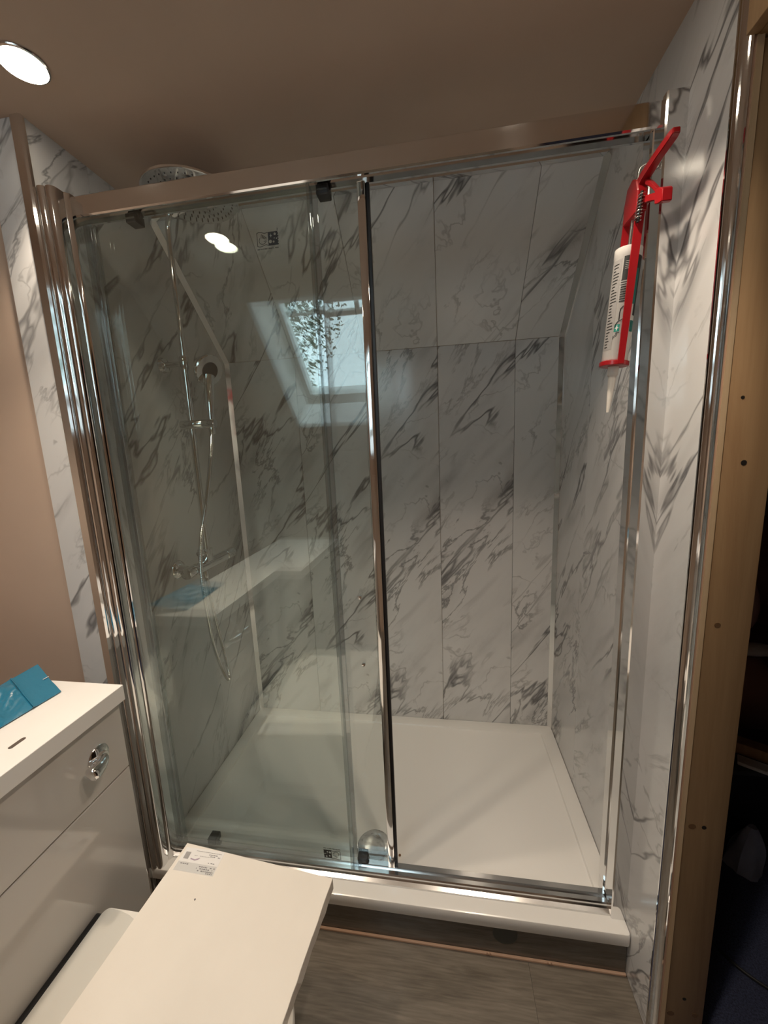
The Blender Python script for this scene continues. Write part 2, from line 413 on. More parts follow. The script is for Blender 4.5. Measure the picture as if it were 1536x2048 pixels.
# --- doorway in the right wall: layered board edges, pine stud, lintel
ply = [box('board_edge', 1.4175, 1.4225, -0.153, -0.108, 0.0, ZC, 'pinkbead'), box('board_edge', 1.4228, 1.4325, -0.1545, -0.108, 0.0, ZC, 'ply')]
for o in ply: setpar(o, wr)
st = thing('timber_stud', 'upright raw pine stud with knots and screw holes beside the doorway', 'stud', (1.474, -0.13, 0))
box('post', 1.4328, 1.516, -0.150, -0.1085, 0.0, 2.047, 'pine', st, 0.003)
def disc(name, c, r, axis, mat, parent, h=0.0006, seg=16, sx=1.0, sz=1.0):
    bm = bmesh.new(); addlathe(bm, [(0, r), (h, r)], (0, 0, 0), axis, seg)
    for v in bm.verts: v.co.x *= sx; v.co.z *= sz
    for v in bm.verts: v.co += Vector(c)
    return mk(name, bm, mat, parent, False)
for x, z, r, nm, mt in ((1.471, 1.392, .0048, 'screw_hole', 'hole'), (1.458, 1.507, .003, 'screw_hole', 'hole'), (1.473, .616, .0045, 'screw_hole', 'hole'), (1.472, .144, .004, 'screw_hole', 'hole'),
                      (1.457, 1.078, .0048, 'knot', 'knot'), (1.450, .616, .0065, 'knot', 'knot'), (1.446, .095, .007, 'knot', 'knot'), (1.498, .10, .006, 'knot', 'knot')):
    disc(nm, (x, -0.1502, z), r, (0, -1, 0), mt, st, sx=1.15 if nm == 'knot' else 1)
lt = thing('timber_lintel', 'raw timber lintel over the doorway, upper right corner', 'lintel', (1.46, -0.6, 2.05))
box('beam', 1.4235, 1.516, -1.10, -0.1085, 2.048, ZC + 0.35, 'pine', lt, 0.003)
box('facing_board', XR + 0.0005, 1.423, -1.10, -0.155, 2.048, ZC + 0.35, 'pine', lt, 0.001)
struct(box('wall_right_rear', XR + 0.010, 1.516, -1.75, -1.10, -0.02, 2.75, 'plaster'))

# --- floor planks
jx = 1.149
rows = [(-0.032, 0.16)] + [(-0.032 - 0.212 * (q + 1), -0.032 - 0.212 * q) for q in range(8)]
for r, (y0, y1) in enumerate(rows):
    off = [-0.5, 0, -0.55, -0.25, -0.8, -0.4, -0.1, -0.6, -0.3][r]
    cuts = [XW] + sorted(c for c in (jx + off, jx + off + 1.29) if XL < c < 1.42) + [1.43]
    for a, b in zip(cuts, cuts[1:]):
        o = box('plank', a + 0.0003, b - 0.0003, y0 + 0.0003, y1 - 0.0003, -0.008, 0.0, 'laminate')
        setpar(o, fl)
        me = o.data; c = Vector((a, y0, 0))
        for v in me.vertices: v.co -= c + Vector((random.random() * 0, 0, 0))
        o.matrix_parent_inverse = Matrix.Translation(c) @ o.matrix_parent_inverse

# --- rear slope with the roof window, knee wall behind the camera
OX0, OX1, OZ0, OZ1 = 0.02, 0.74, 1.595, 2.15          # opening in the plaster slope
def ry(z, off=0.0): return RY0 - (ZC - z) - off
def rslab(name, x0, x1, z0, z1):
    return slopebox(name, ry(z0), z0, ry(z1), z1, x0, x1, 0.03, 'plaster')
sl = struct(rslab('wall_rear_slope', XW, OX0, RZB - 0.0, ZC))
for a in ((OX0, OX1, RZB, OZ0), (OX0, OX1, OZ1, ZC), (OX1, XR + 0.010, RZB, ZC)):
    o = rslab('slope_board', *a); setpar(o, sl)
struct(box('wall_rear', XW, XR + 0.010, -1.72, RYB, -0.02, RZB + 0.03, 'plaster'))
GO = 0.25                                             # window plane lies this far (in y) beyond the slope
FX0, FX1, FZ0, FZ1 = 0.07, 0.70, 1.765, 2.265         # frame outer
GX0, GX1, GZ0, GZ1 = 0.115, 0.655, 1.815, 2.215       # glass
win = struct(empty('window_1', (0.385, ry(1.8, GO), 1.8)))
bm = bmesh.new()
O = [(OX0, ry(OZ0), OZ0), (OX1, ry(OZ0), OZ0), (OX1, ry(OZ1), OZ1), (OX0, ry(OZ1), OZ1)]
F = [(FX0, ry(FZ0, GO), FZ0), (FX1, ry(FZ0, GO), FZ0), (FX1, ry(FZ1, GO), FZ1), (FX0, ry(FZ1, GO), FZ1)]
vo = [bm.verts.new(p) for p in O]; vf = [bm.verts.new(p) for p in F]
for i in range(4): bm.faces.new((vo[i], vo[(i + 1) % 4], vf[(i + 1) % 4], vf[i]))
bmesh.ops.solidify(bm, geom=bm.faces[:], thickness=-0.015)
mk('reveal', bm, 'winwhite', win)
def wbar(name, x0, x1, z0, z1, d0, d1, mat):
    bm = bmesh.new(); n = (0, -math.sqrt(.5), math.sqrt(.5))
    poly = []
    for z, d in ((z0, d0), (z1, d0), (z1, d1), (z0, d1)): poly.append((ry(z, GO) + n[1] * d, z + n[2] * d))
    addprism(bm, poly, 'x', x0, x1); return mk(name, bm, mat, win, False)
for nm, a in (('frame_side', (FX0, GX0, FZ0, FZ1)), ('frame_side', (GX1, FX1, FZ0, FZ1)), ('frame_bottom', (GX0, GX1, FZ0, GZ0)), ('frame_top', (GX0, GX1, GZ1, FZ1))):
    wbar(nm, *a, -0.03, 0.05, 'winwhite')
wbar('vent_bar', GX0 + 0.03, GX1, 2.172, 2.19, -0.055, -0.03, 'winwhite')
wbar('vent_stem', 0.30, 0.32, 2.19, 2.215, -0.05, -0.02, 'winwhite')
wbar('vent_stem', 0.50, 0.52, 2.19, 2.215, -0.05, -0.02, 'winwhite')
wbar('pane', GX0, GX1, GZ0, GZ1, 0.012, 0.018, 'glass')

# --- the neighbouring room seen through the doorway
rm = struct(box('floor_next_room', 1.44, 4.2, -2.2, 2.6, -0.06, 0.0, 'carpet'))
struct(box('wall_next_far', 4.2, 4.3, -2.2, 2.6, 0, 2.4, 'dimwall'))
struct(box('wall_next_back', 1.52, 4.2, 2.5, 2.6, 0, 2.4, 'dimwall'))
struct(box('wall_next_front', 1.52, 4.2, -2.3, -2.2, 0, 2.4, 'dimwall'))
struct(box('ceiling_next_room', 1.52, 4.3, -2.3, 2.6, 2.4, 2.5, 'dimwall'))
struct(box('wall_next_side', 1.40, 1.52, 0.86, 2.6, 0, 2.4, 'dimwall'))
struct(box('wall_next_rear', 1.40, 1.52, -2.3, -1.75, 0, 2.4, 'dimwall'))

# ================================================================== SHOWER TRAY
tr = thing('shower_tray', 'low white rectangular shower tray with a raised rim', 'shower tray', (0.7, 0.345, 0.11))
bm = bmesh.new()
x0, x1, y0, y1 = XL + 0.001, XR - 0.001, -0.046, YB - 0.001
def ring(x0, x1, y0, y1, z, r, n=5):
    out = []
    for cx, cy, a0 in ((x1 - r, y1 - r, 0), (x0 + r, y1 - r, 90), (x0 + r, y0 + r, 180), (x1 - r, y0 + r, 270)):
        for i in range(n + 1):
            a = math.radians(a0 + 90 * i / n); out.append(bm.verts.new((cx + r * math.cos(a), cy + r * math.sin(a), z)))
    return out
Rg = [ring(x0 + .002, x1 - .002, y0 + .002, y1 - .002, ZT - 0.040, .006), ring(x0, x1, y0, y1, ZT - 0.036, .008), ring(x0, x1, y0, y1, ZT - 0.006, .008),
      ring(x0 + .0015, x1 - .0015, y0 + .0015, y1 - .0015, ZT - 0.0018, .008), ring(x0 + .005, x1 - .005, y0 + .005, y1 - .005, ZT, .008),
      ring(x0 + .052, x1 - .052, y0 + .078, y1 - .050, ZT - 0.0005, .010), ring(x0 + .056, x1 - .056, y0 + .082, y1 - .054, ZT - 0.006, .010),
      ring(x0 + .066, x1 - .066, y0 + .092, y1 - .064, ZT - 0.0085, .012), ring(x0 + .5, x1 - .5, y0 + .12, y1 - .45, ZT - 0.0125, .05)]
for A, B in zip(Rg, Rg[1:]):
    n = len(A)
    for i in range(n): bm.faces.new((A[i], A[(i + 1) % n], B[(i + 1) % n], B[i]))
bm.faces.new(Rg[0]); bm.faces.new(Rg[-1])
mk('tray_body', bm, 'acrylic', tr, True)
wc = lathe('waste_cover', [(0, .052), (.003, .056), (.006, .055), (.0085, .050), (.010, .030), (.0105, .0)], (0.687, 0.112, ZT - 0.0125), (0, 0, 1), 'chrome', tr, 40)
disc('grit_speck', (0.775, 0.095, ZT - 0.011), .004, (0, 0, 1), 'knot', tr)

# --- plinth below the tray
pl = thing('plinth_panel', 'dark grey laminate plinth under the shower tray front', 'plinth', (0.7, -0.03, 0))
box('panel', XL + 0.001, XR - 0.001, -0.030, -0.016, 0.0, ZT - 0.041, 'laminate_dark', pl, 0.0008, 1)
box('bead', XL + 0.001, XR - 0.001, -0.037, -0.0305, 0.0, 0.0065, 'pinkbead', pl, 0.001, 1)
bm = bmesh.new()
addlathe(bm, [(0, .034), (.0008, .034)], (1.086, -0.0305, 0.076), (0, -1, 0), 28)
mk('access_plug', bm, 'plug', pl, False)
for nx in (1.040, 1.205):
    tube('bent_nail', spline([(nx - .004, -.036, .004), (nx - .004, -.040, .014), (nx, -.042, .018), (nx + .004, -.040, .014), (nx + .004, -.038, .002)], 5), 0.0011, 'pinkbead', pl, 6)

# ================================================================== SHOWER ENCLOSURE
se = thing('shower_enclosure', 'chrome framed sliding shower enclosure with clear glass, door slid open', 'shower door', (0.7, 0.02, ZT))
ZH0, ZH1 = 2.042, 2.090
prism('header_rail', [(0.0, ZH0 + .003), (0.0, ZH1 - .004), (0.004, ZH1), (0.046, ZH1), (0.050, ZH1 - .004), (0.050, ZH0 + .006), (0.044, ZH0 + .006), (0.044, ZH0 + .020), (0.008, ZH0 + .020), (0.008, ZH0), (0.003, ZH0)],
      'x', XL, XR - 0.038, 'chrome', se)
prism('bottom_rail', [(-0.006, ZT), (-0.006, ZT + .006), (0.004, ZT + .010), (0.004, ZT + .024), (0.007, ZT + .027), (0.018, ZT + .027), (0.020, ZT + .012), (0.032, ZT + .012), (0.032, ZT + .022), (0.046, ZT + .022), (0.048, ZT + .018), (0.048, ZT)],
      'x', XL + 0.042, XR - 0.038, 'chrome_b', se)
# left wall post: stepped profile with two rounded fronts
pp = [(XL + .0036, -0.042)] + arc((XL + .0036, -0.043), (0.0095, -0.043), 0.005) + [(0.0105, -0.038)] + arc((0.0115, -0.042), (0.031, -0.036), 0.005) + [(0.032, -0.030), (0.032, -0.015), (0.036, -0.013), (0.038, -0.009), (0.041, -0.008), (0.042, 0.0), (0.042, 0.046), (XL, 0.046), (XL, -0.042)]
prism('wall_post', pp, 'z', ZT, ZH1 + 0.0, 'chrome', se)
# right wall post
XJ = XR - 0.038
pp = [(XR, -0.012), (XJ + .003, -0.012), (XJ, -0.009), (XJ, 0.004)] + [(XJ + .002, 0.006), (XJ + .002, 0.040), (XJ - .002, 0.042), (XJ - .002, 0.070), (XR, 0.070)]
prism('wall_post', pp, 'z', ZT, ZH1 + 0.004, 'chrome', se)
# fixed pane
YF = 0.009
fp = box('fixed_pane', 0.030, 0.642, YF, YF + 0.006, ZT + 0.012, ZH0 + 0.012, 'glass', se)
box('edge_seal', 0.636, 0.643, YF - 0.004, YF + 0.022, ZT + 0.027, ZH0, 'seal', fp, 0.001, 1)
box('edge_seal_lip', 0.643, 0.658, YF + 0.006, YF + 0.012, ZT + 0.027, ZH0, 'seal', fp, 0.001, 1)
# printed care symbols on the glass
def decal(parent, origin, ux, uz):
    """origin = corner, ux / uz = unit vectors along the print; black ink on the outer face"""
    o = Vector(origin); ux = Vector(ux); uz = Vector(uz)
    bm = bmesh.new()
    def P(u, v, d=0.0): return o + ux * u + uz * v + Vector((0, -0.0004 - d, 0))
    def poly(pts, d=0.0):
        A = [bm.verts.new(P(u, v, d)) for u, v in pts]; B = [bm.verts.new(P(u, v, d + 0.0002)) for u, v in pts]; n = len(A)
        bm.faces.new(A); bm.faces.new(list(reversed(B)))
        for i in range(n): bm.faces.new((A[i], A[(i + 1) % n], B[(i + 1) % n], B[i]))
    def line(pts, wd):
        for (a, b), (c, d) in zip(pts, pts[1:]):
            dx, dy = c - a, d - b; l = math.hypot(dx, dy); nx, ny = -dy / l * wd / 2, dx / l * wd / 2
            ex, ey = dx / l * wd * .3, dy / l * wd * .3
            poly([(a + nx - ex, b + ny - ey), (c + nx + ex, d + ny + ey), (c - nx + ex, d - ny + ey), (a - nx - ex, b - ny - ey)])
    # cloth outline
    wav = lambda x: 0.0016 * math.sin(x / 0.027 * 2 * math.pi)
    top = [(x, 0.030 + wav(x)) for x in [i * 0.027 / 8 for i in range(9)]]
    bot = [(x, 0.002 - wav(x)) for x in [i * 0.027 / 8 for i in range(9)]]
    line(top, .0011); line(bot, .0011); line([top[0], (0.0005, .016), bot[0]], .0011)
    # hand: palm arc, four fingers, thumb
    palm = [(0.013 + 0.0085 * math.cos(math.radians(a)), 0.013 + 0.0075 * math.sin(math.radians(a))) for a in range(130, 345, 20)]
    line(palm, .0011)
    for k in range(4):
        bx_, by_ = 0.0105 + 0.0033 * k, 0.0195 - 0.0012 * k
        line([(bx_ - .0012, by_), (bx_ + .0012, by_ + .0068 - .001 * k), (bx_ + .0032, by_ + .0055 - .001 * k), (bx_ + .0016, by_ - .001)], .0008)
    line([(0.0165, 0.0115), (0.0225, 0.0120), (0.0215, 0.0095)], .0009)
    # dark square with clear star and bubbles: built from strips around the gaps
    X0, X1, Z0, Z1 = 0.0275, 0.0520, 0.001, 0.0300
    holes = [(0.0345, 0.0220, .0048, 's'), (0.0445, 0.0245, .0028, 'c'), (0.0425, 0.0160, .0022, 's'), (0.0325, 0.0095, .0038, 'c'), (0.0405, 0.0085, .0024, 'c'), (0.0482, 0.0150, .0016, 'c')]
    n = 36
    for i in range(n):
        za, zb = Z0 + (Z1 - Z0) * i / n, Z0 + (Z1 - Z0) * (i + 1) / n; zm = (za + zb) / 2
        edge = X1 + 0.0012 * math.sin(i * 0.9); cut = []
        for hx, hz, hr, kd in holes:
            dz = abs(zm - hz)
            if dz < hr:
                hw = math.sqrt(hr * hr - dz * dz) if kd == 'c' else hr * (1 - math.sqrt(dz / hr)) ** 2 + .0002
                cut.append((hx - hw, hx + hw))
        cut.sort(); x = X0
        for a, b in cut:
            if a > x + .0002: poly([(x, za), (a, za), (a, zb), (x, zb)])
            x = max(x, b)
        if edge > x + .0002: poly([(x, za), (edge, za), (edge, zb), (x, zb)])
    poly([(0.0505, .0345), (0.0512, .0352), (0.0512, .0385), (0.0519, .0352), (0.0526, .0345), (0.0519, .0338), (0.0512, .0305), (0.0512 - .0007, .0338)])
    # row of tiny illegible capitals below
    rnd = random.Random(3); x = -0.001
    for wlen in (5, 4, 6, 4):
        for c in range(wlen):
            wd = .0016
            line([(x, -.0060), (x, -.0036)], .0006)
            if rnd.random() > .3: line([(x, -.0036 - .0012 * rnd.randint(0, 2)), (x + wd, -.0036 - .0012 * rnd.randint(0, 2))], .0006)
            if rnd.random() > .5: line([(x + wd, -.0060), (x + wd, -.0036)], .0006)
            x += .0026
        x += .0018
    return mk('care_print', bm, 'print', parent)
decal(fp, (0.508, YF, 1.925), (1, 0, 0), (0, 0, 1))
ang = math.radians(183)
decal(fp, (0.604, YF, 0.238), (-1, 0, 0.02), (0.05, 0, -1))
# sliding door
YD = 0.039
sd = box('sliding_door', 0.052, 0.752, YD, YD + 0.006, ZT + 0.020, ZH0 + 0.010, 'glass', se)
box('handle_profile', 0.748, 0.768, YD - 0.010, YD + 0.016, ZT + 0.020, ZH0 + 0.004, 'chrome', sd, 0.003, 2)
box('magnetic_seal', 0.768, 0.776, YD - 0.002, YD + 0.008, ZT + 0.020, ZH0 + 0.004, 'black', sd, 0.001, 1)
box('edge_seal', 0.046, 0.056, YD - 0.010, YD + 0.010, ZT + 0.025, ZH0, 'seal', sd, 0.001, 1)
def roller(x, z, top):
    r = box('roller', x - .015, x + .015, YD - .012, YD + .020, z - .011, z + .011, 'darkgrey', sd, 0.002, 1)
    s = 1 if top else -1
    lathe('wheel', [(0, .010), (.004, .012), (.008, .010)], (x - .005, YD + .006, z + s * .012), (0, -1, 0), 'black', r, 20)
    lathe('wheel', [(0, .010), (.004, .012), (.008, .010)], (x + .008, YD + .006, z + s * .012), (0, -1, 0), 'black', r, 20)
    box('clip', x - .012, x + .012, YD - .0135, YD - .012, z - .004, z + .000, 'steel', r)
roller(0.170, 2.040, True); roller(0.667, 2.040, True); roller(0.160, ZT + .034, False); roller(0.667, ZT + .034, False)
for z in (1.045, 0.845):
    lathe('handle_stud', [(0, .004), (.002, .0055), (.006, .005), (.007, .002)], (0.703, YD, z), (0, -1, 0), 'chrome', sd, 16)

# ================================================================== SHOWER SET on the left wall
ss = thing('shower_set', 'chrome bar shower with riser rail, round rain head and handset', 'shower', (XL, 0.32, 1.0))
RX, RYp = 0.070, 0.318
lathe('wall_flange', [(0, .031), (.004, .033), (.010, .030), (.016, .018), (.040, .012)], (XL, 0.262, 1.045), (1, 0, 0), 'chrome', ss)
lathe('wall_flange', [(0, .031), (.004, .033), (.010, .030), (.016, .018), (.040, .012)], (XL, 0.412, 1.045), (1, 0, 0), 'chrome', ss)
lathe('valve_body', [(0, .012), (.002, .019), (.010, .021), (.050, .021), (.052, .017), (.056, .017), (.058, .021), (.235, .021), (.237, .017), (.241, .017), (.243, .021), (.290, .021), (.296, .018), (.298, .006)], (RX - .012, 0.205, 1.045), (0, 1, 0), 'chrome', ss)
bm = bmesh.new(); addbox(bm, RX - .030, RX + .012, RYp - .016, RYp + .020, 1.060, 1.108, .004, 2); mk('diverter', bm, 'chrome', ss, True)
lathe('diverter_knob', [(0, .011), (.022, .012), (.026, .009)], (RX - .005, RYp - .016, 1.098), (0, -1, 0), 'chrome', ss, 20)
tube('riser_rail', [(RX, RYp, 1.10), (RX, RYp, 1.75)], .0105, 'chrome', ss, 20)
tube('upper_rail', spline([(RX, RYp, 1.74), (RX, RYp, 2.0), (RX, RYp, 2.150), (RX + .012, RYp - .010, 2.186), (RX + .05, RYp - .042, 2.196), (0.262, 0.155, 2.196)], 8), .0085, 'chrome', ss, 20)
lathe('rail_joint', [(0, .012), (.004, .0145), (.040, .0145), (.044, .012)], (RX, RYp, 1.735), (0, 0, 1), 'chrome', ss, 24)
wbk = lathe('wall_bracket', [(0, .024), (.004, .026), (.014, .022), (.020, .010), (.078, .009)], (XL, RYp, 1.755), (1, 0, 0), 'chrome', ss)
lathe('slider', [(0, .013), (.002, .0155), (.080, .0155), (.082, .014), (.084, .0155), (.124, .0155), (.126, .013)], (RX - .034, RYp - .006, 1.552), (1, 0.02, 0), 'chrome', ss)
# rain head
rh = lathe('rain_head', [(0, .118), (.002, .122), (.007, .122), (.012, .116), (.016, .060), (.024, .020), (.034, .018), (.050, .013)], (0.262, 0.155, 2.140), (0, 0, 1), 'chrome', ss, 56)
bm = bmesh.new()
for i in range(1, 6):
    for j in range(8 * i):
        a = 2 * math.pi * j / (8 * i); r = .021 * i
        addlathe(bm, [(0, .0020), (.002, .0014)], (0.262 + r * math.cos(a), 0.155 + r * math.sin(a), 2.140), (0, 0, -1), 6)
nz = mk('nozzles', bm, 'darkgrey', rh, False); nz['kind'] = 'stuff'
# hand shower
hs = tube('hand_shower', spline([(0.146, 0.316, 1.545), (0.144, 0.322, 1.60), (0.141, 0.332, 1.66), (0.138, 0.346, 1.715)], 5), [.010, .0105, .011, .0115, .012, .012, .0125, .013, .013, .0135, .014, .0145, .015, .016, .017, .018], 'chrome', ss, 18)
hh = lathe('spray_head', [(-.020, .022), (-.013, .044), (-.004, .053), (.004, .054), (.008, .051), (.009, .0)], (0.136, 0.350, 1.735), (0.86, -0.30, -0.42), 'chrome', hs, 36)
lathe('spray_face', [(0, .030), (.0015, .029), (.002, .022)], Vector((0.136, 0.350, 1.735)) + Vector((0.86, -0.30, -0.42)).normalized() * .009, (0.86, -0.30, -0.42), 'darkgrey', hs, 30)
# hose with ribs
hp = spline([(0.146, 0.316, 1.535), (0.132, 0.312, 1.44), (0.106, 0.294, 1.28), (0.090, 0.262, 1.15), (0.085, 0.250, 1.03), (0.085, 0.255, 0.90), (0.087, 0.268, 0.75), (0.090, 0.300, 0.63), (0.092, 0.322, 0.582), (0.090, 0.334, 0.60), (0.082, 0.330, 0.70), (0.070, 0.318, 0.85), (RX - .012, 0.312, 1.028)], 40)
rr = [.0074 if i % 2 else .0062 for i in range(len(hp))]
tube('hose', hp, rr, 'chrome_b', ss, 10)
lathe('hose_nut', [(0, .009), (.003, .0105), (.022, .0105), (.026, .009)], (RX - .012, 0.312, 0.998), (0, 0, 1), 'chrome', ss, 20)
lathe('hose_nut', [(0, .008), (.003, .0105), (.022, .0115), (.026, .010)], (0.146, 0.316, 1.516), (0, 0, 1), 'chrome', ss, 20)

# ================================================================== WC UNIT (vanity) at the left wall
vu = thing('wc_unit', 'gloss grey toilet furniture unit with white worktop and chrome lever', 'cabinet', (0.07, -0.5, 0))
VX, VY0, VY1 = 0.128, -0.678, -0.187
box('carcass', -0.110, VX - .018, VY0, VY1, 0.0, 0.853, 'gloss_grey', vu)
box('front_panel', VX - .017, VX, VY0, VY1, 0.673, 0.851, 'gloss_grey', vu, 0.0015, 2)
box('front_panel', VX - .017, VX, VY0, VY1, 0.02, 0.669, 'gloss_grey', vu, 0.0015, 2)
wt = box('worktop', -0.112, 0.143, VY0, -0.181, 0.855, 0.895, 'worktop', vu, 0.0015, 2)
bm = bmesh.new(); pts = []
for i in range(24):
    a = 2 * math.pi * i / 24; pts.append((0.0048 * math.cos(a), (0.011 if math.sin(a) > 0 else -0.011) + (0.0052 if math.sin(a) > 0 else 0.0035) * math.sin(a)))
addprism(bm, [(0.0855 + u, -0.380 + v) for u, v in pts], 'z', 0.8951, 0.8956)
mk('slot', bm, 'slot', wt, False)
lv = lathe('flush_lever', [(0, .026), (.003, .027), (.007, .024), (.010, .014), (.018, .012)], (VX, -0.262, 0.764), (1, 0, 0), 'chrome', vu, 32)
tube('lever_arm', spline([(VX + .010, -0.262, 0.764), (VX + .020, -0.266, 0.763), (VX + .026, -0.280, 0.761), (VX + .027, -0.296, 0.759), (VX + .026, -0.310, 0.757)], 5), [.010] * 6 + [.0105, .011, .0115, .012, .013, .014, .0145, .015, .0155, .016, .0165, .0165, .0165, .015, .010], 'chrome', lv, 18)
bu = thing('basin_unit', 'deeper grey unit with white worktop, mirrored low in the shower glass', 'cabinet', (0.02, -1.0, 0))
box('carcass', -0.110, 0.238, -1.30, -0.6795, 0.0, 0.853, 'gloss_grey', bu)
box('door', 0.239, 0.256, -0.985, -0.6795, 0.08, 0.851, 'gloss_grey', bu, 0.0015, 2)
box('door', 0.239, 0.256, -1.30, -0.989, 0.08, 0.851, 'gloss_grey', bu, 0.0015, 2)
box('worktop', -0.112, 0.272, -1.305, -0.6795, 0.855, 0.895, 'worktop', bu, 0.0015, 2)

# --- blue foil packet leaning on the wall
bp = thing('blue_packet', 'crinkled shiny blue foil packet lying on the white worktop', 'packet', (0.0, -0.33, 0.895))
bm = bmesh.new(); rnd = random.Random(5)
nu, nv = 26, 16
def pk(u, v, lift=0.0):
    # u along y (far end at 0), v across from front edge (0) to wall (1)
    f0 = Vector((0.014, -0.224, 0.8985)).lerp(Vector((-0.004, -0.450, 0.8985)), u)
    f1 = Vector((-0.100, -0.178, 0.936)).lerp(Vector((-0.110, -0.410, 0.925)), u)
    q = f0.lerp(f1, v); q.z = f0.z + (f1.z - f0.z) * v ** 1.3
    e = min(1, min(v, 1 - v) * 6) * (1 if 0.30 < u < 0.86 else 0.12)
    puff = 0.016 * e * (0.45 + 0.55 * math.sin(17 * u + 4 * v) * math.sin(9 * v + 6 * u)) + rnd.uniform(-.0018, .0018) * e
    if abs(u - .27) < .03: puff += .002
    return q + Vector((puff * .35, 0, puff * .9))
gt = [[bm.verts.new(pk(i / nu, j / nv)) for j in range(nv + 1)] for i in range(nu + 1)]
gb = [[bm.verts.new(Vector((v.co.x - .001, v.co.y, v.co.z - .003)) if 0 < j < nv and 0 < i < nu else v.co - Vector((.0002, 0, .0012))) for j, v in enumerate(row)] for i, row in enumerate(gt)]
for i in range(nu):
    for j in range(nv):
        bm.faces.new((gt[i][j], gt[i + 1][j], gt[i + 1][j + 1], gt[i][j + 1])); bm.faces.new((gb[i][j], gb[i][j + 1], gb[i + 1][j + 1], gb[i + 1][j]))
for i in range(nu):
    bm.faces.new((gt[i][0], gb[i][0], gb[i + 1][0], gt[i + 1][0])); bm.faces.new((gt[i][nv], gt[i + 1][nv], gb[i + 1][nv], gb[i][nv]))
for j in range(nv):
    bm.faces.new((gt[0][j], gt[0][j + 1], gb[0][j + 1], gb[0][j])); bm.faces.new((gt[nu][j], gb[nu][j], gb[nu][j + 1], gt[nu][j + 1]))
mk('pouch', bm, 'bluefoil', bp, True)
tube('seal_rib', [pk(0.27, v / 12) + Vector((.002, 0, .002)) for v in range(0, 13)], .0014, 'bluefoil', bp, 8)
a = pk(0.0, 0.55); tube('tear_notch', [a + Vector((.0016, 0, .002)), a + Vector((.0022, -.014, .0028))], .0010, 'paper', bp, 6)

# ================================================================== TOILET PAN (wrapped) and carton on it
tp = thing('toilet_pan', 'white back to wall toilet pan in clear wrapping, beneath the carton', 'toilet', (0.40, -0.49, 0))
def dshape(x0, x1, yc, hw, z, rc=0.03, bow=0.0):
    """outline: square back at x0 with rounded corners, round nose at x1"""
    out = []
    for i in range(7):
        a = math.radians(180 + 90 * i / 6); out.append((x0 + rc + rc * math.cos(a), yc - hw + rc + rc * math.sin(a)))
    nose = hw; cx = x1 - nose
    for i in range(25):
        a = math.radians(-90 + 180 * i / 24); out.append((cx + nose * math.cos(a), yc + hw * math.sin(a)))
    for i in range(7):
        a = math.radians(90 + 90 * i / 6); out.append((x0 + rc + rc * math.cos(a), yc + hw - rc + rc * math.sin(a)))
    return [(x, y, z) for x, y in out]
YC, HW = -0.496, 0.180
secs = [dshape(0.152, 0.56, YC, HW - .055, 0.0, .016), dshape(0.150, 0.57, YC, HW - .05, 0.10, .016), dshape(0.146, 0.61, YC, HW - .03, 0.22, .016), dshape(0.143, 0.645, YC, HW - .008, 0.33, .016), dshape(0.141, 0.658, YC, HW, 0.385, .016), dshape(0.141, 0.659, YC, HW, 0.413, .016), dshape(0.144, 0.656, YC, HW - .003, 0.419, .014)]
bm = bmesh.new(); Rg = [[bm.verts.new(p) for p in s] for s in secs]
inn = [dshape(0.31, 0.60, YC, HW - .055, 0.419, .05), dshape(0.33, 0.58, YC, HW - .07, 0.35, .05), dshape(0.40, 0.52, YC, 0.05, 0.22, .02)]
Rg += [[bm.verts.new(p) for p in s] for s in inn]
for A, B in zip(Rg, Rg[1:]):
    n = len(A)
    for i in range(n): bm.faces.new((A[i], A[(i + 1) % n], B[(i + 1) % n], B[i]))
bm.faces.new(Rg[0]); bm.faces.new(Rg[-1]); mk('pan_body', bm, 'ceramic', tp, True)
bm = bmesh.new(); rnd = random.Random(9)
f0 = [bm.verts.new((x, y, 0.4194)) for x, y, z in dshape(0.145, 0.340, YC, HW - .005, 0.44, .012)]
f1 = [bm.verts.new((v.co.x, v.co.y, 0.4198)) for v in f0]
bm.faces.new(f0); bm.faces.new(list(reversed(f1)))
for i in range(len(f0)): bm.faces.new((f0[i], f0[(i + 1) % len(f0)], f1[(i + 1) % len(f0)], f1[i]))
mk('wrapping_film', bm, 'film', tp)

box('gap_shade_strip', 0.1285, 0.1445, YC - HW + .03, YC + HW - .014, 0.400, 0.4185, 'black', tp, 0.004)  # added black strip standing in for the shade between pan and unit
ct = thing('flat_carton', 'flat white cardboard carton with a printed delivery label on top', 'box', (0.45, -0.45, 0.42))
ZB, ZTop = 0.4202, 0.450
cc = [(0.258, -0.183), (0.661, -0.220), (0.612, -0.72), (0.225, -0.72)]
def cpt(u, v):
    a = Vector(cc[0]).lerp(Vector(cc[1]), u); b = Vector(cc[3]).lerp(Vector(cc[2]), u); return a.lerp(b, v)
bm = bmesh.new(); rnd = random.Random(11)
def carton_outline(z, j):
    out = []
    for i in range(9): out.append(cpt(i / 8, 0))
    for i in range(1, 31): out.append(cpt(1 + (rnd.uniform(-.006, .003) if 0 < i < 30 else 0) * j, i / 30))
    for i in range(1, 9): out.append(cpt(1 - i / 8, 1))
    for i in range(1, 30): out.append(cpt(0 + rnd.uniform(-.002, .002) * j, 1 - i / 30))
    return [bm.verts.new((p.x, p.y, z)) for p in out]
A = carton_outline(ZB, 1.0); Bv = carton_outline(ZTop - .001, 0.35); T = []
cen = cpt(.5, .5)
for v in Bv: T.append(bm.verts.new((v.co.x + (cen.x - v.co.x) * .004, v.co.y + (cen.y - v.co.y) * .004, ZTop)))
